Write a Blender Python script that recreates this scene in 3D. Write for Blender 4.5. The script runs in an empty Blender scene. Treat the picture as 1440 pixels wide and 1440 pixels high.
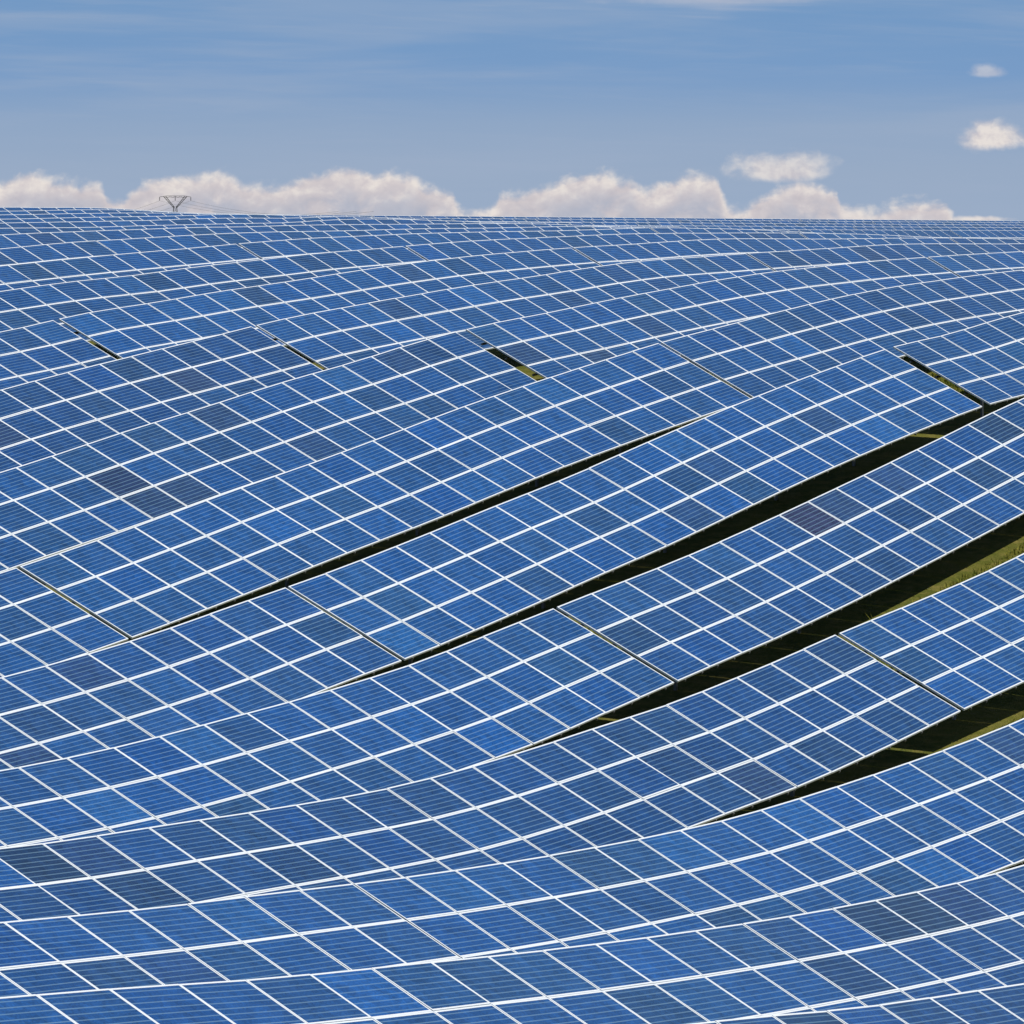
import bpy, math, random
from mathutils import Vector, Matrix

# ------------------------------------------------------------------ scene
scene = bpy.context.scene
col = scene.collection
random.seed(11)
R = math.radians

# Survey of the solar field.  One entry per row of tables, nearest row first:
# (northing of the upper panel edge, [(slot, easting of the table's west end)],
#  easting of the first height sample, heights of the upper edge every 4 m)
ROWS = [
    (27.71, [(0, 44.6)], 43.6,
     [-7.93, -8.04, -8.18, -8.37, -8.6, -8.88, -9.19, -9.42, -9.64, -9.83]),
    (34.05, [(0, 44.97), (1, 78.33)], 43.97,
     [-7.75, -7.86, -8.0, -8.19, -8.47, -8.78, -9.03, -9.27, -9.47, -9.63, -9.74, -9.79, -9.72, -9.57, -9.36, -9.11, -8.79, -8.41, -7.99]),
    (39.94, [(0, 44.21), (1, 77.61)], 43.21,
     [-7.59, -7.7, -7.85, -8.03, -8.26, -8.51, -8.73, -8.94, -9.1, -9.26, -9.37, -9.43, -9.42, -9.29, -9.1, -8.86, -8.53, -8.13, -7.71]),
    (46.24, [(0, 44.39), (1, 77.72), (2, 111.27)], 43.39,
     [-7.47, -7.59, -7.74, -7.92, -8.11, -8.32, -8.52, -8.72, -8.9, -9.04, -9.09, -9.14, -9.13, -8.97, -8.72, -8.45, -8.06, -7.62, -7.22, -6.79, -6.26, -5.66, -5.05, -4.45, -3.89, -3.4, -2.97]),
    (52.37, [(1, 77.4), (2, 110.91)], 76.4,
     [-8.71, -8.81, -8.86, -8.86, -8.76, -8.55, -8.31, -7.99, -7.53, -7.07, -6.62, -6.1, -5.53, -4.94, -4.34, -3.73, -3.19, -2.75, -2.38]),
    (58.35, [(1, 76.93), (2, 110.39), (3, 144.09)], 75.93,
     [-8.42, -8.5, -8.54, -8.52, -8.42, -8.25, -8.0, -7.66, -7.21, -6.76, -6.24, -5.68, -5.14, -4.53, -3.93, -3.37, -2.86, -2.4, -2.1, -1.71, -1.39, -1.13, -0.93, -0.76, -0.63, -0.53, -0.44]),
    (64.65, [(1, 76.56), (2, 110.05), (3, 143.36)], 75.56,
     [-8.08, -8.14, -8.15, -8.11, -8.01, -7.85, -7.62, -7.31, -6.93, -6.46, -5.93, -5.37, -4.85, -4.29, -3.72, -3.21, -2.73, -2.28, -1.9, -1.53, -1.19, -0.92, -0.72, -0.54, -0.41, -0.3, -0.2]),
    (70.79, [(2, 110.38), (3, 144.18), (4, 177.75)], 109.38,
     [-6.3, -5.84, -5.33, -4.82, -4.27, -3.77, -3.25, -2.79, -2.29, -1.89, -1.59, -1.27, -0.98, -0.71, -0.49, -0.33, -0.18, -0.07, 0.03, 0.11, 0.19, 0.22, 0.24, 0.25, 0.26, 0.26, 0.26]),
    (76.46, [(2, 109.35), (3, 142.8), (4, 176.3)], 108.35,
     [-5.96, -5.54, -5.07, -4.57, -4.03, -3.49, -3.02, -2.59, -2.17, -1.75, -1.43, -1.14, -0.86, -0.63, -0.37, -0.17, -0.06, 0.06, 0.16, 0.26, 0.36, 0.4, 0.4, 0.41, 0.43, 0.45, 0.45]),
    (82.86, [(2, 109.66), (3, 143.19), (4, 176.71), (5, 210.26)], 108.66,
     [-5.42, -5.02, -4.58, -4.11, -3.63, -3.16, -2.74, -2.37, -2.03, -1.62, -1.34, -1.04, -0.79, -0.51, -0.26, -0.05, 0.11, 0.25, 0.35, 0.47, 0.56, 0.58, 0.58, 0.6, 0.63, 0.65, 0.65, 0.63, 0.58, 0.54, 0.51, 0.47, 0.42, 0.38, 0.33, 0.29]),
    (89.18, [(3, 143.52), (4, 177.07), (5, 210.62)], 142.52,
     [-1.7, -1.37, -1.07, -0.81, -0.62, -0.37, -0.16, 0.05, 0.2, 0.36, 0.5, 0.59, 0.68, 0.76, 0.8, 0.82, 0.84, 0.85, 0.84, 0.81, 0.75, 0.71, 0.67, 0.62, 0.57, 0.52, 0.49]),
    (95.16, [(3, 142.92), (4, 176.46), (5, 210.01), (6, 243.8)], 141.92,
     [-1.59, -1.28, -0.99, -0.73, -0.5, -0.28, -0.08, 0.1, 0.27, 0.45, 0.59, 0.68, 0.77, 0.83, 0.88, 0.92, 0.99, 1.06, 1.06, 1.04, 1.0, 0.93, 0.84, 0.79, 0.73, 0.69, 0.65, 0.6, 0.54, 0.49, 0.44, 0.39, 0.35, 0.32, 0.29, 0.26]),
    (100.96, [(3, 143.6), (4, 177.0), (5, 210.4)], 142.6,
     [-1.38, -1.1, -0.83, -0.58, -0.35, -0.15, 0.03, 0.21, 0.41, 0.54, 0.67, 0.78, 0.85, 0.89, 0.95, 1.01, 1.04, 1.09, 1.14, 1.14, 1.12, 1.1, 1.05, 1.01, 0.94, 0.85, 0.79]),
    (107.65, [(4, 177.0), (5, 210.4), (6, 243.8)], 176.0,
     [0.52, 0.66, 0.78, 0.87, 0.95, 1.04, 1.08, 1.15, 1.2, 1.23, 1.26, 1.3, 1.32, 1.3, 1.25, 1.18, 1.13, 1.09, 1.01, 0.93, 0.86, 0.8, 0.74, 0.7, 0.66, 0.63, 0.6]),
    (114.15, [(4, 177.0), (5, 210.4), (6, 243.8)], 176.0,
     [0.6, 0.73, 0.84, 0.93, 1.0, 1.04, 1.08, 1.16, 1.22, 1.28, 1.34, 1.47, 1.53, 1.51, 1.47, 1.41, 1.36, 1.3, 1.23, 1.14, 1.06, 1.0, 0.93, 0.88, 0.84, 0.81, 0.79]),
    (120.35, [(4, 177.0), (5, 210.4), (6, 243.8)], 176.0,
     [0.67, 0.8, 0.91, 1.0, 1.07, 1.13, 1.2, 1.28, 1.33, 1.39, 1.45, 1.54, 1.58, 1.6, 1.69, 1.68, 1.6, 1.53, 1.45, 1.36, 1.28, 1.2, 1.13, 1.08, 1.03, 1.0, 0.98]),
    (126.55, [(5, 210.4), (6, 243.8)], 209.4,
     [1.45, 1.49, 1.55, 1.62, 1.67, 1.73, 1.82, 1.82, 1.79, 1.76, 1.68, 1.59, 1.5, 1.4, 1.32, 1.27, 1.23, 1.2, 1.18]),
    (132.75, [(5, 210.4), (6, 243.8)], 209.4,
     [1.54, 1.59, 1.65, 1.71, 1.77, 1.83, 1.89, 1.92, 1.93, 1.93, 1.9, 1.84, 1.78, 1.67, 1.57, 1.5, 1.46, 1.43, 1.41]),
    (138.95, [(5, 210.4), (6, 243.8), (7, 277.2)], 209.4,
     [1.66, 1.71, 1.77, 1.83, 1.88, 1.94, 1.99, 2.04, 2.11, 2.14, 2.09, 2.03, 1.98, 1.92, 1.83, 1.77, 1.72, 1.68, 1.66, 1.64, 1.63, 1.62, 1.62, 1.62, 1.62, 1.63, 1.64]),
    (145.15, [(5, 210.4), (6, 243.8), (7, 277.2)], 209.4,
     [1.79, 1.85, 1.91, 1.96, 2.02, 2.08, 2.13, 2.19, 2.24, 2.28, 2.3, 2.32, 2.28, 2.18, 2.1, 2.03, 1.98, 1.94, 1.91, 1.89, 1.88, 1.87, 1.86, 1.86, 1.86, 1.86, 1.87]),
]
TINT = {
    (7, 2, 7, 1): 'plum',
    (4, 2, 7, 0): 'plum',
    (7, 2, 7, 2): 'purple',
    (7, 2, 8, 2): 'purple',
    (7, 2, 11, 0): 'purple',
    (7, 2, 18, 0): 'purple',
    (5, 1, 11, 2): 'purple',
    (7, 3, 0, 1): 'purple',
    (7, 3, 2, 2): 'purple',
    (11, 3, 17, 2): 'purple',
    (5, 2, 10, 1): 'dark',
    (3, 1, 0, 0): 'dark',
    (3, 1, 1, 1): 'dark',
    (2, 0, 17, 2): 'dark',
    (3, 1, 4, 1): 'dark',
    (1, 1, 2, 0): 'dark',
    (1, 1, 3, 0): 'dark',
    (1, 1, 0, 1): 'dark',
    (0, 0, 12, 0): 'dark',
    (11, 3, 10, 2): 'dark',
    (4, 2, 14, 0): 'dark',
    (2, 1, 10, 2): 'light',
    (8, 3, 7, 0): 'light',
    (10, 3, 8, 0): 'light',
    (6, 2, 15, 0): 'light',
    (5, 2, 16, 2): 'light',
    (4, 1, 7, 1): 'light',
    (3, 1, 8, 1): 'light',
    (2, 1, 6, 0): 'light',
    (5, 2, 0, 2): 'light',
    (2, 1, 1, 0): 'light',
    (9, 2, 19, 0): 'light',
}
CAM = dict(f=8378.87, heading=64.2934, horizon=358.50, tilt=29.0363, pitch=1.0052)
STEP = 4.0
PITCH_X = 1.67          # panel module along the row
PITCH_Y = 1.013         # panel module up the slope
TILT = R(CAM['tilt'])
NCOL, NTIER = 20, 3
POST_H = 2.20           # upper panel edge above the ground


def profile(row, x):
    y, tabs, x0, zs = ROWS[row]
    t = (x - x0) / STEP
    t = max(0.0, min(len(zs) - 1.0, t))
    i = max(1, min(len(zs) - 3, int(math.floor(t))))
    t -= i
    a, b, c, d = zs[i - 1:i + 3]
    if t < 0 or t > 1:
        return b + (c - b) * t
    return b + .5 * t * (c - a + t * (2 * a - 5 * b + 4 * c - d + t * (3 * (b - c) + d - a)))


def row_range(row):
    y, tabs, x0, zs = ROWS[row]
    return x0, x0 + STEP * (len(zs) - 1)


def smooth(a, b, x):
    t = max(0.0, min(1.0, (x - a) / (b - a)))
    return t * t * (3 - 2 * t)


# far hillside behind the crest
FAR_Y0, FAR_N = 141.5, 6
FAR_X0, FAR_TABS = 292.0, 5


def far_top(row, x):
    return [1.66, 1.90, 2.13, 2.36, 2.56, 2.56][row] + .0022 * (x - 385)


def ground_z(x, y):
    ys = [r[0] for r in ROWS]
    if y <= ys[0]:
        k, t = 0, 0.0
    elif y >= ys[-1]:
        k, t = len(ys) - 2, 1.0
    else:
        k = max(i for i in range(len(ys) - 1) if ys[i] <= y)
        t = (y - ys[k]) / (ys[k + 1] - ys[k])
    z = profile(k, x) * (1 - t) + profile(k + 1, x) * t
    lo = row_range(k)[0] * (1 - t) + row_range(k + 1)[0] * t
    hi = row_range(k)[1] * (1 - t) + row_range(k + 1)[1] * t
    out = max(0.0, x - hi - 4) + max(0.0, y - ys[-1] - 3) + .3 * max(0.0, lo - x - 10)
    near = z - POST_H - .14 * out
    fr = (y - FAR_Y0) / 6.2
    fr = max(0.0, min(FAR_N - 1.0, fr))
    i = min(FAR_N - 2, int(fr))
    fz = far_top(i, x) * (1 - fr + i) + far_top(i + 1, x) * (fr - i)
    fx1 = FAR_X0 + 33.6 * FAR_TABS
    dist = max(0.0, FAR_X0 - 4 - x, x - fx1 - 6) + max(0.0, FAR_Y0 - 5 - y, y - FAR_Y0 - 6.2 * FAR_N - 4)
    far = fz - POST_H - .14 * dist
    g = max(near, far, -15.0)
    d = math.hypot(x, y)
    g += (-1.8 - g) * (1 - smooth(8, 60, d))
    return g


# ------------------------------------------------------------------ helpers
def tag(o, label=None, cat=None, group=None, kind=None):
    if label: o['label'] = label
    if cat: o['category'] = cat
    if group: o['group'] = group
    if kind: o['kind'] = kind
    return o


class MB:
    """collects boxes and tubes, then links them as ONE mesh object"""
    def __init__(self):
        self.v, self.f, self.m, self.uv = [], [], [], []

    def face(self, pts, mat=0, uv=None):
        n = len(self.v)
        self.v += [tuple(p) for p in pts]
        self.f.append(tuple(range(n, n + len(pts))))
        self.m.append(mat)
        self.uv.append(uv or [(0, 0)] * len(pts))

    def box(self, lo, hi, mat=0, M=None, top_uv=None):
        x0, y0, z0 = lo; x1, y1, z1 = hi
        c = [Vector(p) for p in ((x0, y0, z0), (x1, y0, z0), (x1, y1, z0), (x0, y1, z0),
                                 (x0, y0, z1), (x1, y0, z1), (x1, y1, z1), (x0, y1, z1))]
        if M is not None: c = [M @ p for p in c]
        for k, q in enumerate(((0, 3, 2, 1), (4, 5, 6, 7), (0, 1, 5, 4), (1, 2, 6, 5), (2, 3, 7, 6), (3, 0, 4, 7))):
            self.face([c[i] for i in q], mat, top_uv if k == 1 else None)

    def tube(self, a, b, r, r2=None, n=6, mat=0):
        a, b = Vector(a), Vector(b)
        d = (b - a).normalized()
        s = d.cross(Vector((0, 0, 1)) if abs(d.z) < .9 else Vector((1, 0, 0))).normalized()
        t = d.cross(s)
        r2 = r if r2 is None else r2
        A = [a + (s * math.cos(2 * math.pi * i / n) + t * math.sin(2 * math.pi * i / n)) * r for i in range(n)]
        B = [b + (s * math.cos(2 * math.pi * i / n) + t * math.sin(2 * math.pi * i / n)) * r2 for i in range(n)]
        for i in range(n):
            j = (i + 1) % n
            self.face([A[i], A[j], B[j], B[i]][::-1], mat)
        self.face(A, mat); self.face(B[::-1], mat)

    def path(self, pts, r, n=5, mat=0):
        for a, b in zip(pts[:-1], pts[1:]): self.tube(a, b, r, n=n, mat=mat)

    def mesh(self, name, mats):
        me = bpy.data.meshes.new(name)
        me.from_pydata(self.v, [], self.f)
        for m in mats: me.materials.append(m)
        me.polygons.foreach_set('material_index', self.m)
        ul = me.uv_layers.new(name='UVMap')
        ul.data.foreach_set('uv', [c for q in self.uv for p in q for c in p])
        me.update()
        return me

    def build(self, name, mats, parent=None, loc=None):
        return link(name, self.mesh(name, mats), parent, loc)


def link(name, me, parent=None, loc=None):
    o = bpy.data.objects.new(name, me)
    col.objects.link(o)
    if parent is not None: o.parent = parent
    if loc is not None: o.location = loc
    return o


def lin(r, g, b):
    def f(c):
        c /= 255.
        return c / 12.92 if c <= .04045 else ((c + .055) / 1.055) ** 2.4
    return (f(r), f(g), f(b), 1)


class NT:
    """tiny node-building helper"""
    def __init__(self, tree):
        self.t = tree; tree.nodes.clear()

    def n(self, kind, **kw):
        o = self.t.nodes.new(kind)
        for k, v in kw.items(): setattr(o, k, v)
        return o

    def put(self, sock, val):
        if val is None: return
        if isinstance(val, bpy.types.NodeSocket): self.t.links.new(val, sock)
        else: sock.default_value = val

    def math(self, op, a, b=None, c=None, clamp=False):
        o = self.n('ShaderNodeMath', operation=op, use_clamp=clamp)
        for s, v in zip(o.inputs, (a, b, c)): self.put(s, v)
        return o.outputs[0]

    def mix(self, fac, a, b, mode='MIX'):
        o = self.n('ShaderNodeMix', data_type='RGBA', blend_type=mode)
        self.put(o.inputs[0], fac); self.put(o.inputs[6], a); self.put(o.inputs[7], b)
        return o.outputs[2]

    def noise(self, vec, scale, detail=4, rough=.55, dist=0.0, out=0):
        o = self.n('ShaderNodeTexNoise')
        self.put(o.inputs['Vector'], vec)
        o.inputs['Scale'].default_value = scale; o.inputs['Detail'].default_value = detail
        o.inputs['Roughness'].default_value = rough; o.inputs['Distortion'].default_value = dist
        return o.outputs[out]

    def xyz(self, x, y, z=0.0):
        o = self.n('ShaderNodeCombineXYZ')
        for s, v in zip(o.inputs, (x, y, z)): self.put(s, v)
        return o.outputs[0]

    def smooth(self, x, a, b):
        o = self.n('ShaderNodeMapRange', interpolation_type='SMOOTHSTEP')
        self.put(o.inputs['Value'], x); self.put(o.inputs['From Min'], a); self.put(o.inputs['From Max'], b)
        return o.outputs[0]

    def ramp(self, fac, stops):
        o = self.n('ShaderNodeValToRGB')
        e = o.color_ramp.elements
        while len(e) < len(stops): e.new(.5)
        for q, (p, c) in zip(e, stops): q.position = p; q.color = c
        self.put(o.inputs[0], fac)
        return o.outputs[0]


def principled(name):
    m = bpy.data.materials.new(name); m.use_nodes = True
    b = NT(m.node_tree)
    out = b.n('ShaderNodeOutputMaterial'); p = b.n('ShaderNodeBsdfPrincipled')
    b.t.links.new(p.outputs[0], out.inputs[0])
    return m, b, p


# ------------------------------------------------------------------ materials
def cell_material(name, per_face):
    """blue polycrystalline cells: crystal mottling, cell grid, silver busbars"""
    m, b, p = principled(name)
    uv = b.n('ShaderNodeUVMap').outputs[0]
    sep = b.n('ShaderNodeSeparateXYZ'); b.put(sep.inputs[0], uv)
    u, v = sep.outputs[0], sep.outputs[1]
    if per_face:
        at = b.n('ShaderNodeAttribute'); at.attribute_name = 'tint'
        tint = at.outputs['Color']; seed = at.outputs['Fac']
        seed = b.math('MULTIPLY', seed, 91.7)
    else:
        oi = b.n('ShaderNodeObjectInfo')
        tint = oi.outputs['Color']; seed = b.math('MULTIPLY', oi.outputs['Random'], 57.0)
    vec = b.xyz(b.math('MULTIPLY', u, 1.65), v, seed)
    # cell-to-cell difference
    cx = b.math('FLOOR', b.math('MULTIPLY', u, 10.0)); cy = b.math('FLOOR', b.math('MULTIPLY', v, 4.0))
    wn = b.n('ShaderNodeTexWhiteNoise'); b.put(wn.inputs['Vector'], b.xyz(cx, cy, seed))
    cellv = b.math('MULTIPLY_ADD', wn.outputs[0], .20, .90)
    # crystals and soft cloudy tone
    vo = b.n('ShaderNodeTexVoronoi'); b.put(vo.inputs['Vector'], vec); vo.inputs['Scale'].default_value = 42
    vs = b.n('ShaderNodeSeparateXYZ'); b.put(vs.inputs[0], vo.outputs['Color'])
    crys = b.math('MULTIPLY_ADD', vs.outputs[0], .46, .77)
    soft = b.math('MULTIPLY_ADD', b.noise(vec, 2.6, 6, .62, .9), 1.25, .38)
    k = b.math('MULTIPLY', b.math('MULTIPLY', cellv, crys), soft)
    base = b.mix(1.0, tint, b.xyz(k, k, k), 'MULTIPLY')
    # busbars along the row: two per cell
    fr = b.math('FRACT', b.math('MULTIPLY', v, 8.0))
    bar = b.math('LESS_THAN', b.math('ABSOLUTE', b.math('SUBTRACT', fr, .5)), BAR_W)
    frx = b.math('FRACT', b.math('MULTIPLY', u, 10.0))
    gap = b.math('GREATER_THAN', b.math('ABSOLUTE', b.math('SUBTRACT', frx, .5)), .488)
    fry = b.math('FRACT', b.math('MULTIPLY', v, 4.0))
    gapy = b.math('GREATER_THAN', b.math('ABSOLUTE', b.math('SUBTRACT', fry, .5)), .49)
    base = b.mix(b.math('MULTIPLY', b.math('MAXIMUM', gap, gapy), .10), base, (.25, .30, .38, 1))
    base = b.mix(b.math('MULTIPLY', bar, .36), base, (.25, .42, .55, 1))
    # a little dust, more towards the lower frame
    dust = b.math('MULTIPLY', b.noise(vec, 1.3, 3, .5), .05)
    base = b.mix(dust, base, (.26, .29, .31, 1))
    b.put(p.inputs['Base Color'], base)
    p.inputs['Roughness'].default_value = .16
    b.put(p.inputs['Roughness'], b.math('MULTIPLY_ADD', b.noise(vec, 3.0, 2, .5), .12, .10))
    p.inputs['IOR'].default_value = 1.36
    return m


BAR_W = .095
M_CELL = cell_material('solar_cells', False)
M_CELL_FAR = cell_material('solar_cells_distant', True)

M_FRAME, b, p = principled('anodised_frame')
g = b.noise(b.n('ShaderNodeTexCoord').outputs['Object'], 9, 3)
b.put(p.inputs['Base Color'], b.mix(g, (.70, .76, .80, 1), (.84, .88, .91, 1)))
p.inputs['Roughness'].default_value = .45; p.inputs['Metallic'].default_value = 0

M_BACK, b, p = principled('backsheet')
g = b.noise(b.n('ShaderNodeTexCoord').outputs['Object'], 4, 3)
b.put(p.inputs['Base Color'], b.mix(g, (.05, .05, .052, 1), (.09, .09, .09, 1)))
p.inputs['Roughness'].default_value = .6

M_STEEL, b, p = principled('galvanised_steel')
g = b.noise(b.n('ShaderNodeTexCoord').outputs['Object'], 14, 4)
b.put(p.inputs['Base Color'], b.mix(g, (.13, .135, .14, 1), (.24, .245, .25, 1)))
p.inputs['Roughness'].default_value = .5; p.inputs['Metallic'].default_value = .4

M_PYLON, b, p = principled('weathered_lattice_steel')
g = b.noise(b.n('ShaderNodeTexCoord').outputs['Object'], 1.5, 3)
b.put(p.inputs['Base Color'], b.mix(g, (.03, .032, .035, 1), (.06, .062, .065, 1)))
p.inputs['Roughness'].default_value = .7

M_WIRE, b, p = principled('aluminium_conductor')
g = b.noise(b.n('ShaderNodeTexCoord').outputs['Object'], .5, 2)
b.put(p.inputs['Base Color'], b.mix(g, (.30, .30, .31, 1), (.42, .42, .43, 1)))
p.inputs['Roughness'].default_value = .6

M_GROUND, b, p = principled('dry_meadow')
tc = b.n('ShaderNodeTexCoord').outputs['Object']
n1 = b.noise(tc, .35, 5, .6); n2 = b.noise(tc, 2.6, 5, .65); n3 = b.noise(tc, 17, 4, .7)
c = b.mix(b.smooth(n1, .38, .62), (.105, .130, .018, 1), (.215, .205, .034, 1))
c = b.mix(b.smooth(n2, .40, .70), c, (.30, .25, .065, 1))
c = b.mix(b.math('MULTIPLY', n3, .6), c, (.030, .048, .010, 1))
b.put(p.inputs['Base Color'], c)
p.inputs['Roughness'].default_value = .95; p.inputs['Specular IOR Level'].default_value = .1
bu = b.n('ShaderNodeBump'); bu.inputs['Strength'].default_value = .7; bu.inputs['Distance'].default_value = .08
b.put(bu.inputs['Height'], n3); b.put(p.inputs['Normal'], bu.outputs[0])

M_GRASS, b, p = principled('grass_blades')
oi = b.n('ShaderNodeTexCoord').outputs['Object']
c = b.mix(b.smooth(b.noise(oi, .8, 3), .4, .6), (.16, .19, .024, 1), (.33, .30, .050, 1))
c = b.mix(b.smooth(b.noise(oi, 30, 2), .4, .7), c, (.080, .120, .015, 1))
b.put(p.inputs['Base Color'], c); p.inputs['Roughness'].default_value = .8
p.inputs['Specular IOR Level'].default_value = .15

# ------------------------------------------------------------------ ground
def axis(parts):
    o = []
    for a, e, s in parts:
        k = max(1, int(round((e - a) / s)))
        o += [a + (e - a) * i / k for i in range(k)]
    o.append(parts[-1][1])
    return o


gx = axis([(-9000, -1000, 4000), (-1000, -200, 200), (-200, -20, 30), (-20, 40, 4), (40, 290, 2.2), (290, 480, 6), (480, 800, 40), (800, 2400, 400), (2400, 9000, 3300)])
gy = axis([(-9000, -1000, 4000), (-1000, -200, 200), (-200, -40, 30), (-40, 20, 4), (20, 150, 1.55), (150, 200, 5), (200, 500, 40), (500, 2500, 400), (2500, 9000, 3200)])
verts = [(x, y, ground_z(x, y)) for y in gy for x in gx]
nx = len(gx)
faces = [(j * nx + i, j * nx + i + 1, (j + 1) * nx + i + 1, (j + 1) * nx + i) for j in range(len(gy) - 1) for i in range(nx - 1)]
me = bpy.data.meshes.new('ground'); me.from_pydata(verts, [], faces); me.materials.append(M_GROUND)
me.polygons.foreach_set('use_smooth', [True] * len(faces)); me.update()
tag(link('ground', me), kind='structure')

# ------------------------------------------------------------------ panels
PW_, PL_ = PITCH_X - .010, PITCH_Y - .007      # outer size of one panel
FW, FS, FD = .030, .036, .040                  # frame width (rails, stiles) and depth


def panel_mesh(with_frame):
    m = MB()
    x0, x1, y0, y1 = FS, PW_ - FS, -PL_ + FW, -FW
    m.box((x0, y0, -.030), (x1, y1, -.004), 0, None, [(0, 0), (1, 0), (1, 1), (0, 1)])
    m.m[0] = 1                                  # underside is the backsheet
    if with_frame: add_frame(m, 2)
    return m.mesh('solar_panel', [M_CELL, M_BACK, M_FRAME] if with_frame else [M_CELL, M_BACK])


def add_frame(m, mat):
    m.box((0, -FW, -FD), (PW_, 0, 0), mat)
    m.box((0, -PL_, -FD), (PW_, -PL_ + FW, 0), mat)
    m.box((0, -PL_ + FW, -FD), (FS, -FW, 0), mat)
    m.box((PW_ - FS, -PL_ + FW, -FD), (PW_, -FW, 0), mat)


ME_PANEL = panel_mesh(False)
ME_PANEL_ONE = panel_mesh(True)
fm = MB(); add_frame(fm, 0); ME_FRAME = fm.mesh('frame', [M_FRAME])
rm = MB(); rm.box((-.022, -3 * PITCH_Y - .018, -.085), (.022, .02, -.042)); ME_RAIL = rm.mesh('rail', [M_STEEL])

BLUES = {'plum': (.026, .041, .110), 'purple': (.015, .052, .155), 'dark': (.009, .048, .145), 'light': (.010, .086, .282)}


def panel_tint(row, slot, c, t, tone):
    k = TINT.get((row, slot, c, t))
    if k: base = BLUES[k]
    else:
        q = random.random()
        base = (.0078, .067, .232)
        if q < .025: base = (.014, .058, .182)
        elif q < .10: base = (.009, .058, .188)
        elif q < .16: base = (.009, .080, .268)
    j = random.gauss(1, .06)
    h = random.gauss(0, .05)
    return (base[0] * j * (1 + 3 * h + tone[1]), base[1] * j * tone[0], base[2] * j * (1 - h) * tone[0], 1)


def columns(row, X0):
    """frame of every panel column: corner, along-row axis, up-slope axis, normal"""
    out, x = [], X0
    for c in range(NCOL):
        z0, z1 = profile(row, x), profile(row, x + PITCH_X)
        s = (z1 - z0) / PITCH_X
        ex = Vector((1, 0, s)).normalized()
        e = Vector((0, math.cos(TILT), math.sin(TILT))); e = (e - ex * e.dot(ex)).normalized()
        n = ex.cross(e)
        dx = PITCH_X / math.sqrt(1 + s * s)
        out.append((Vector((x, ROWS[row][0], z0)), ex, e, n))
        x += dx
    return out


def frame_matrix(o, ex, e, n):
    return Matrix(((ex.x, e.x, n.x, o.x), (ex.y, e.y, n.y, o.y), (ex.z, e.z, n.z, o.z), (0, 0, 0, 1)))


ORD = ('first second third fourth fifth sixth seventh eighth ninth tenth eleventh twelfth thirteenth fourteenth '
       'fifteenth sixteenth seventeenth eighteenth nineteenth twentieth').split()


def place_word(i, n):
    if n == 1: return 'only one seen'
    if n == 2: return ('left', 'right')[i] + ' one of two'
    if n == 3: return ('left', 'middle', 'right')[i] + ' one of three'
    return ORD[i] + ' from left'


def build_table(row, slot, X0, label, detail):
    cols = columns(row, X0)
    mid = cols[NCOL // 2][0]
    base = Vector((mid.x, mid.y - 1.3, ground_z(mid.x, mid.y - 1.3)))
    root = bpy.data.objects.new('solar_table', None)
    root.empty_display_size = .5
    col.objects.link(root); root.location = base
    tag(root, label, 'solar table', 'solar tables on the near hillside')
    tone = (random.gauss(1.0, .06), random.gauss(0, .08))
    for c, (o, ex, e, n) in enumerate(cols):
        for t in range(NTIER):
            jit = Vector((0, 0, random.gauss(0, .0012)))
            ax = (ex + n * random.gauss(0, .0014)).normalized()
            ay = (e + n * random.gauss(0, .0025)); ay = (ay - ax * ay.dot(ax)).normalized()
            M = frame_matrix(o - e * (t * PITCH_Y) + ex * .005 - e * .0035 - base + jit, ax, ay, ax.cross(ay))
            pn = link('solar_panel', ME_PANEL if detail >= 1 else ME_PANEL_ONE, root)
            pn.matrix_local = M
            pn.color = panel_tint(row, slot, c, t, tone)
            if detail >= 1:
                link('frame', ME_FRAME, pn)
        if detail >= 2:
            for q in (.24, .76):
                rl = link('rail', ME_RAIL, root)
                rl.matrix_local = frame_matrix(o + ex * (PITCH_X * q) - base, ex, e, n)
    # purlins along the row, under the rails
    for d in ((.6, 1.4, 2.3) if detail else (1.4,)):
        m = MB()
        pts = [o - e * d - n * .135 - base for o, ex, e, n in cols]
        o, ex, e, n = cols[-1]; pts.append(o + ex * PITCH_X - e * d - n * .135 - base)
        m.path(pts, .035, 4)
        m.build('purlin', [M_STEEL], root)
    # driven posts
    for c in (2, 6, 10, 14, 17) if detail else (3, 10, 16):
        o, ex, e, n = cols[c]
        for d in (1.4,):
            top = o - e * d - n * .15
            m = MB()
            gz = ground_z(top.x, top.y) - .25
            m.box((-.045, -.03, gz - top.z), (.045, .03, 0))
            m.build('post', [M_STEEL], root, top - base)
    return root


n_rows = len(ROWS)
CREST = 15    # rows beyond this index only peek over the crest
for r, (y, tabs, x0, zs) in enumerate(ROWS):
    for i, (slot, X0) in enumerate(tabs):
        lab = 'three-tier blue solar table, %s in the %s row from the front' % (place_word(i, len(tabs)), ORD[r])
        detail = 2 if r <= 7 else (1 if r <= 10 else 0)
        build_table(r, slot, X0, lab, detail)

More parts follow.
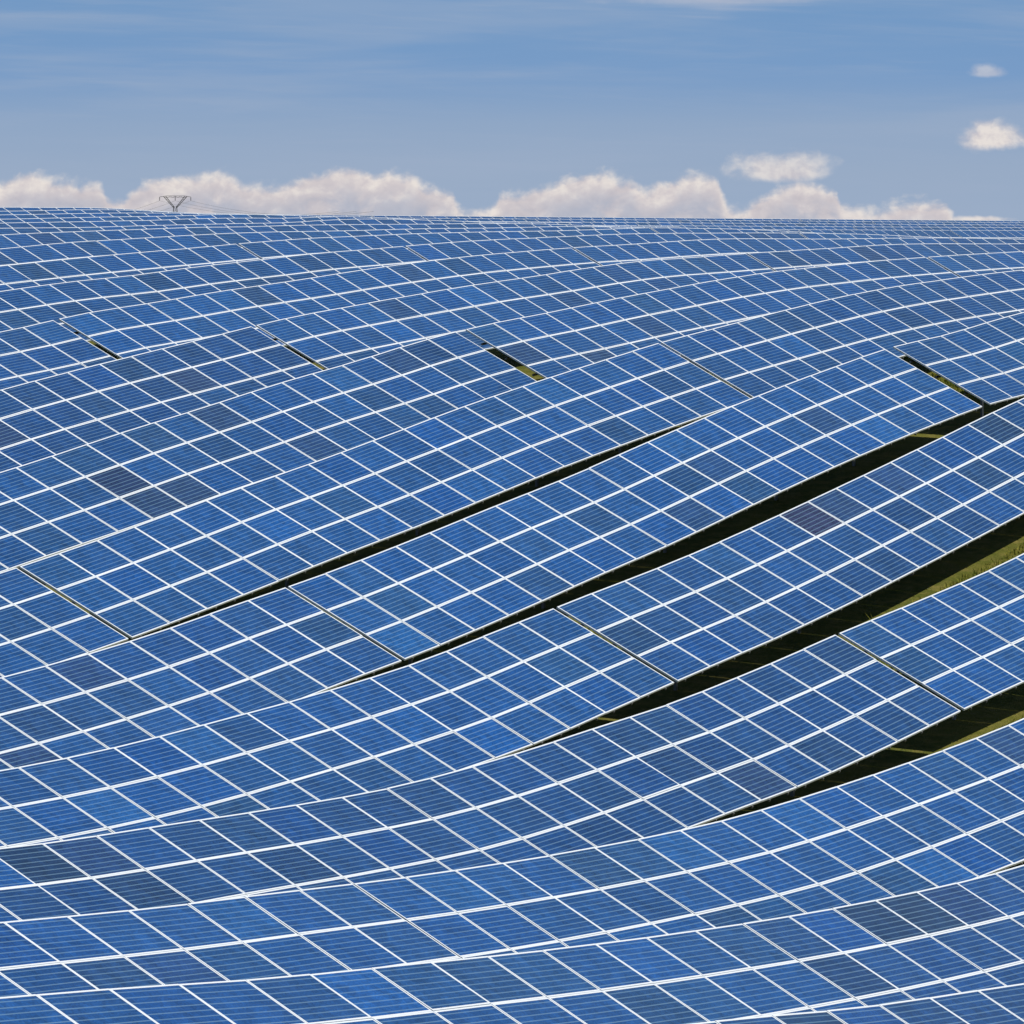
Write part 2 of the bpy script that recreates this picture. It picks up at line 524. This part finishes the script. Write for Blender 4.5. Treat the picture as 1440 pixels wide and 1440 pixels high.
# far hillside: tables too small to show their single panels
for r in range(FAR_N):
    for t in range(FAR_TABS):
        y, X0 = FAR_Y0 + 6.2 * r, FAR_X0 + 33.6 * t - 1.5 * (r % 2)
        m = MB(); tints = []
        ex = Vector((1, 0, 0)); e = Vector((0, math.cos(TILT), math.sin(TILT))); n = ex.cross(e)
        base = Vector((X0 + 16.7, y - 1.3, ground_z(X0 + 16.7, y - 1.3)))
        tone = (random.gauss(1.0, .06), random.gauss(0, .08))
        for c in range(NCOL):
            for k in range(NTIER):
                o = Vector((X0 + c * PITCH_X, y, far_top(r, X0 + c * PITCH_X)))
                M = frame_matrix(o - e * (k * PITCH_Y) + ex * .011 - base, ex, e, n)
                nf = len(m.f)
                m.box((FW, -PL_ + FW, -.030), (PW_ - FW, -FW, -.004), 0, M, [(0, 0), (1, 0), (1, 1), (0, 1)])
                for (lo, hi) in (((0, -FW, -FD), (PW_, 0, 0)), ((0, -PL_, -FD), (PW_, -PL_ + FW, 0)),
                                 ((0, -PL_ + FW, -FD), (FW, -FW, 0)), ((PW_ - FW, -PL_ + FW, -FD), (PW_, -FW, 0))):
                    m.box(lo, hi, 1, M)
                tints += [panel_tint(-1, t, c, k, tone)] * (len(m.f) - nf)
        root = bpy.data.objects.new('distant_solar_table', None)
        col.objects.link(root); root.location = base
        tag(root, 'small distant solar table on the far ridge, %s in its %s row' % (place_word(t, FAR_TABS), ORD[r]),
            'solar table', 'solar tables on the far hillside')
        o = m.build('panel_array', [M_CELL_FAR, M_FRAME], root)
        a = o.data.attributes.new('tint', 'FLOAT_COLOR', 'FACE')
        a.data.foreach_set('color', [c for q in tints for c in q])
        for c in (2, 10, 18):
            x = X0 + c * PITCH_X; top = Vector((x, y, far_top(r, x))) - e * 1.5 - n * .06
            pm = MB(); pm.box((-.05, -.04, ground_z(x, top.y) - .3 - top.z), (.05, .04, 0))
            pm.build('post', [M_STEEL], root, top - base)

# ------------------------------------------------------------------ grass between the rows
def grass():
    m = MB(); rng = random.Random(5)
    def tuft(x, y, h, n):
        z = ground_z(x, y) - .02
        for _ in range(n):
            a = rng.uniform(0, 6.283); r = rng.uniform(0, .10)
            bx, by = x + math.cos(a) * r, y + math.sin(a) * r
            w = rng.uniform(.006, .014); hh = h * rng.uniform(.55, 1.2)
            lx, ly = rng.gauss(0, .35) * hh, rng.gauss(0, .35) * hh
            t = rng.uniform(0, 6.283); dx, dy = math.cos(t) * w, math.sin(t) * w
            m.face([(bx - dx, by - dy, z), (bx + dx, by + dy, z),
                    (bx + lx * .4 + dx * .8, by + ly * .4 + dy * .8, z + hh * .6), (bx + lx * .4 - dx * .8, by + ly * .4 - dy * .8, z + hh * .6)])
            m.face([(bx + lx * .4 - dx * .8, by + ly * .4 - dy * .8, z + hh * .6), (bx + lx * .4 + dx * .8, by + ly * .4 + dy * .8, z + hh * .6),
                    (bx + lx, by + ly, z + hh)])
    for r in range(1, 8):
        y1 = ROWS[r][0] - 2.3; y0 = ROWS[r - 1][0] + .2
        xa, xb = [(82, 112), (84, 120), (92, 136), (98, 146), (108, 160), (118, 165), (130, 170)][r - 1]
        for _ in range(int((xb - xa) * (y1 - y0) * 45)):
            x, y = rng.uniform(xa, xb), rng.uniform(y0, y1)
            tuft(x, y, rng.uniform(.05, .17), 6)
    # a few bushier clumps
    for _ in range(60):
        r = rng.randint(1, 6)
        x = rng.uniform(90, 150); y = rng.uniform(ROWS[r - 1][0] + .6, ROWS[r][0] - 2.6)
        for _ in range(8): tuft(x + rng.gauss(0, .2), y + rng.gauss(0, .2), rng.uniform(.25, .5), 9)
    tag(m.build('grass', [M_GRASS]), kind='stuff')


grass()

# ------------------------------------------------------------------ pylon and its lines beyond the crest
TH = R(CAM['heading'])


def spot(az_deg, dist, z=0.0):
    a = TH + R(az_deg)
    return Vector((math.sin(a) * dist, math.cos(a) * dist, z))


def pylon():
    P = spot(-3.235, 2300)
    gz = ground_z(P.x, P.y)
    root = bpy.data.objects.new('electricity_pylon', None); col.objects.link(root)
    root.location = (P.x, P.y, gz); root.rotation_euler = (0, 0, -(TH - R(3.2)))
    tag(root, 'grey lattice electricity pylon with Y-shaped arms beyond the crest', 'pylon')
    top = 22.6 - gz; neck = 18.9 - gz
    m = MB()
    w0, w1 = 3.2, .55
    for sx in (-1, 1):
        for sy in (-1, 1):
            m.tube((sx * w0, sy * w0, -1), (sx * w1, sy * w1, neck), .20, .18)
    L = 9
    for k in range(L):
        a, c = k / L, (k + 1) / L
        wa, wc = w0 + (w1 - w0) * a, w0 + (w1 - w0) * c
        za, zc = neck * a, neck * c
        for s in (-1, 1):
            m.tube((-wa, s * wa, za), (wc, s * wc, zc), .07); m.tube((wa, s * wa, za), (-wc, s * wc, zc), .07)
            m.tube((s * wa, -wa, za), (s * wc, wc, zc), .07); m.tube((s * wa, wa, za), (s * wc, -wc, zc), .07)
    m.build('lattice_mast', [M_PYLON], root)
    for s in (-1, 1):
        m = MB()
        m.tube((s * .25, 0, neck - .6), (s * 3.6, 0, top), .13)
        m.tube((s * .75, 0, neck - .6), (s * 4.5, 0, top - .1), .13)
        for k in range(5):
            q = k / 5; q2 = (k + 1) / 5
            m.tube((s * (.25 + 3.35 * q), 0, neck - .6 + (top - neck + .6) * q), (s * (.75 + 3.75 * q2), 0, neck - .6 + (top - neck + .5) * q2), .06)
        m.build('arm', [M_PYLON], root)
    m = MB()
    m.tube((-6.0, 0, top - .25), (-3.4, 0, top + .15), .09); m.tube((-3.4, 0, top + .15), (3.4, 0, top + .15), .09)
    m.tube((3.4, 0, top + .15), (6.0, 0, top - .25), .09); m.tube((-4.2, 0, top - .5), (4.2, 0, top - .5), .05)
    for k in range(8): m.tube((-4 + k, 0, top - .5 if k % 2 else top + .1), (-3 + k, 0, top + .1 if k % 2 else top - .5), .05)
    m.build('crossbeam', [M_PYLON], root)
    ends = []
    for x in (-6.0, 0.0, 6.0):
        m = MB(); m.tube((x, 0, top - .3 if x else top), (x, 0, top - 1.7), .10, .10, 6)
        for k in range(5): m.tube((x, 0, top - .5 - .22 * k), (x, 0, top - .58 - .22 * k), .17, .17, 8)
        m.build('insulator', [M_PYLON], root)
        ends.append((x, top - 1.7))
    side = Vector((math.cos(TH - R(3.2)), -math.sin(TH - R(3.2)), 0))
    fwd = Vector((side.y * -1, side.x, 0))
    words = {-6.0: 'left', 0.0: 'middle', 6.0: 'right'}
    for x, z in ends:
        a = Vector((P.x, P.y, gz + z)) + side * x
        m = MB()
        for sg, tgt in ((1, a + side * 62 + fwd * -260 + Vector((0, 0, -6.0))), (-1, a - side * 52 + fwd * 260 + Vector((0, 0, -5.5)))):
            pts = []
            for k in range(25):
                t = k / 24; q = a.lerp(tgt, t); q.z -= 4 * 3.2 * t * (1 - t); pts.append(q)
            m.path(pts, .035, 4)
        tag(m.build('power_line', [M_WIRE]), 'thin sagging power line hung from the %s insulator of the pylon' % words[x], 'cable', 'power lines at the pylon')


pylon()

# ------------------------------------------------------------------ camera
cam = bpy.data.cameras.new('Camera')
cam.sensor_width = 36; cam.lens = CAM['f'] / 1440 * 36
cam.shift_y = -(720 - CAM['horizon']) / 1440
cam.clip_start = .5; cam.clip_end = 20000
co = bpy.data.objects.new('Camera', cam); col.objects.link(co)
co.location = (0, 0, 0); co.rotation_euler = (R(90), 0, -TH)
scene.camera = co

# ------------------------------------------------------------------ light
SUN_EL, SUN_AZ = 53.0, 178.0      # azimuth clockwise from north (+Y)
sl = bpy.data.lights.new('Sun', 'SUN'); sl.energy = 4.0; sl.angle = R(.53); sl.color = (1, .955, .89)
so = bpy.data.objects.new('Sun', sl); col.objects.link(so)
d = Vector((math.sin(R(SUN_AZ)) * math.cos(R(SUN_EL)), math.cos(R(SUN_AZ)) * math.cos(R(SUN_EL)), math.sin(R(SUN_EL))))
so.rotation_euler = d.to_track_quat('Z', 'Y').to_euler()

world = bpy.data.worlds.new('World'); scene.world = world; world.use_nodes = True
w = NT(world.node_tree)
out = w.n('ShaderNodeOutputWorld')
sky = w.n('ShaderNodeTexSky', sky_type='NISHITA'); sky.sun_disc = False
sky.sun_elevation = R(SUN_EL); sky.sun_rotation = R(SUN_AZ)
sky.altitude = 400; sky.air_density = 1.0; sky.dust_density = .6; sky.ozone_density = 2.0
bg1 = w.n('ShaderNodeBackground'); w.put(bg1.inputs[0], sky.outputs[0]); bg1.inputs[1].default_value = .062
dirv = w.n('ShaderNodeTexCoord').outputs['Generated']
sp = w.n('ShaderNodeSeparateXYZ'); w.put(sp.inputs[0], dirv)
DEG = 180 / math.pi
az = w.math('SUBTRACT', w.math('MULTIPLY', w.math('ARCTAN2', sp.outputs[0], sp.outputs[1]), DEG), CAM['heading'])
el = w.math('MULTIPLY', w.math('ARCSINE', sp.outputs[2]), DEG)
px2az = lambda u: math.degrees(math.atan((u - 720) / CAM['f']))
px2el = lambda v: math.degrees(math.atan((CAM['horizon'] - v) / CAM['f']))
# clear air low over the horizon
e01 = w.math('DIVIDE', el, 3.0, clamp=True)
air = w.ramp(e01, [(0.0, lin(153, 172, 198)), (.26, lin(152, 171, 197)), (.42, lin(144, 167, 197)),
                   (.58, lin(121, 156, 198)), (.80, lin(115, 153, 196)), (1.0, lin(111, 150, 195))])
# cirrus veils: long flat streaks
st1 = w.noise(w.xyz(w.math('MULTIPLY', az, .16), w.math('MULTIPLY', el, 1.9), 3.0), 1.0, 5, .6, .3)
st2 = w.noise(w.xyz(w.math('MULTIPLY', az, .35), w.math('MULTIPLY_ADD', el, 6.5, w.math('MULTIPLY', az, .25)), 9.0), 1.0, 4, .6, .4)
veil = w.math('ADD', w.math('MULTIPLY', w.smooth(st1, .42, .68), .55), w.math('MULTIPLY', w.smooth(st2, .48, .75), .28), clamp=True)
air = w.mix(w.math('MULTIPLY', veil, .75), air, lin(157, 174, 199))
# thin veil along the upper right
vt = w.math('ADD', w.math('MULTIPLY', w.math('ABSOLUTE', w.math('SUBTRACT', az, px2az(1010))), -.22), w.math('SUBTRACT', el, px2el(22)))
air = w.mix(w.math('MULTIPLY', w.smooth(w.math('ADD', vt, w.math('MULTIPLY', w.math('SUBTRACT', st2, .5), .5)), -.12, .22), .5), air, lin(188, 192, 205))

# cumulus bank: outline of its tops against azimuth
tops = [(-40, 268), (0, 256), (30, 247), (85, 247), (140, 253), (165, 283), (185, 262), (235, 250), (315, 243), (350, 256), (395, 255), (440, 246),
        (485, 236), (520, 246), (565, 242), (600, 256), (635, 268), (665, 300), (690, 296), (705, 272), (760, 260), (800, 248), (840, 242), (885, 246),
        (915, 264), (955, 247), (990, 244), (1012, 256), (1040, 294), (1056, 284), (1090, 262), (1130, 256), (1170, 259), (1186, 288), (1215, 292), (1260, 284),
        (1310, 281), (1334, 292), (1350, 314), (1480, 318)]
fc = w.n('ShaderNodeFloatCurve')
A0, A1 = px2az(-40), px2az(1480)
cv = fc.mapping.curves[0]
for u, v in tops[1:-1]: cv.points.new((px2az(u) - A0) / (A1 - A0), px2el(v))
cv.points[0].location = (0, px2el(tops[0][1])); cv.points[-1].location = (1, px2el(tops[-1][1]))
fc.mapping.update()
w.put(fc.inputs['Value'], w.math('DIVIDE', w.math('SUBTRACT', az, A0), A1 - A0, clamp=True))
top = fc.outputs[0]
cvec = w.xyz(az, w.math('MULTIPLY', el, 1.25), 1.7)
b1 = w.noise(cvec, 3.0, 5, .52, .35)
b2 = w.noise(cvec, 10.0, 4, .52, .3)
cshift = w.xyz(w.math('ADD', az, .045), w.math('MULTIPLY_ADD', el, 1.25, -.085), 1.7)
b1s = w.noise(cshift, 3.0, 5, .52, .35)
b2s = w.noise(cshift, 10.0, 4, .52, .3)
puff = w.math('ADD', w.math('MULTIPLY', w.math('SUBTRACT', b1, .5), .30), w.math('MULTIPLY', w.math('SUBTRACT', b2, .5), .10))
depth = w.math('ADD', w.math('SUBTRACT', top, el), puff)
mask = w.math('MULTIPLY', w.smooth(depth, -.035, .11), w.math('SUBTRACT', .95, w.math('MULTIPLY', w.smooth(depth, .06, .36), w.math('MULTIPLY_ADD', w.smooth(b1, .42, .66), -.34, .46))))


def blob(u, v, ru, rv, amt):
    """a separate small cumulus: flat base, billowing top"""
    da = w.math('DIVIDE', w.math('SUBTRACT', az, px2az(u)), ru / CAM['f'] * DEG)
    de = w.math('DIVIDE', w.math('SUBTRACT', el, px2el(v)), rv / CAM['f'] * DEG)
    de = w.math('MAXIMUM', de, w.math('MULTIPLY', de, -2.2))
    r = w.math('SQRT', w.math('ADD', w.math('MULTIPLY', da, da), w.math('MULTIPLY', de, de)))
    q = w.math('ADD', w.math('SUBTRACT', 1.0, r), w.math('MULTIPLY', puff, 4.2))
    return w.math('MULTIPLY', w.smooth(q, -.1, .75), amt)


for u, v, ru, rv, amt in ((1098, 244, 86, 34, .74), (1398, 199, 58, 34, .90), (1390, 104, 32, 14, .40), (1376, 309, 56, 6, .85), (985, 1, 190, 12, .12)):
    mask = w.math('MAXIMUM', mask, blob(u, v, ru, rv, amt))
relief = w.math('ADD', w.math('MULTIPLY', w.math('SUBTRACT', b1, b1s), 2.4), w.math('MULTIPLY', w.math('SUBTRACT', b2, b2s), .85))
edge = w.math('SUBTRACT', 1.0, w.smooth(depth, .02, .30))
lit = w.math('ADD', w.math('ADD', w.math('MULTIPLY', relief, .62), w.math('MULTIPLY', edge  , .36)), .48, clamp=True)
cl = w.ramp(lit, [(0.0, lin(184, 182, 192)), (.35, lin(200, 192, 196)), (.65, lin(212, 203, 204)), (1.0, lin(236, 227, 220))])
band = w.mix(mask, air, cl)
bg2 = w.n('ShaderNodeBackground'); w.put(bg2.inputs[0], band); bg2.inputs[1].default_value = 1.0
ms = w.n('ShaderNodeMixShader')
w.put(ms.inputs[0], w.smooth(el, 3.0, 9.0))
w.t.links.new(bg2.outputs[0], ms.inputs[1]); w.t.links.new(bg1.outputs[0], ms.inputs[2])
w.t.links.new(ms.outputs[0], out.inputs[0])

vs = scene.view_settings
vs.view_transform = 'Standard'; vs.look = 'None'; vs.exposure = 0; vs.gamma = 1; vs.use_curve_mapping = False
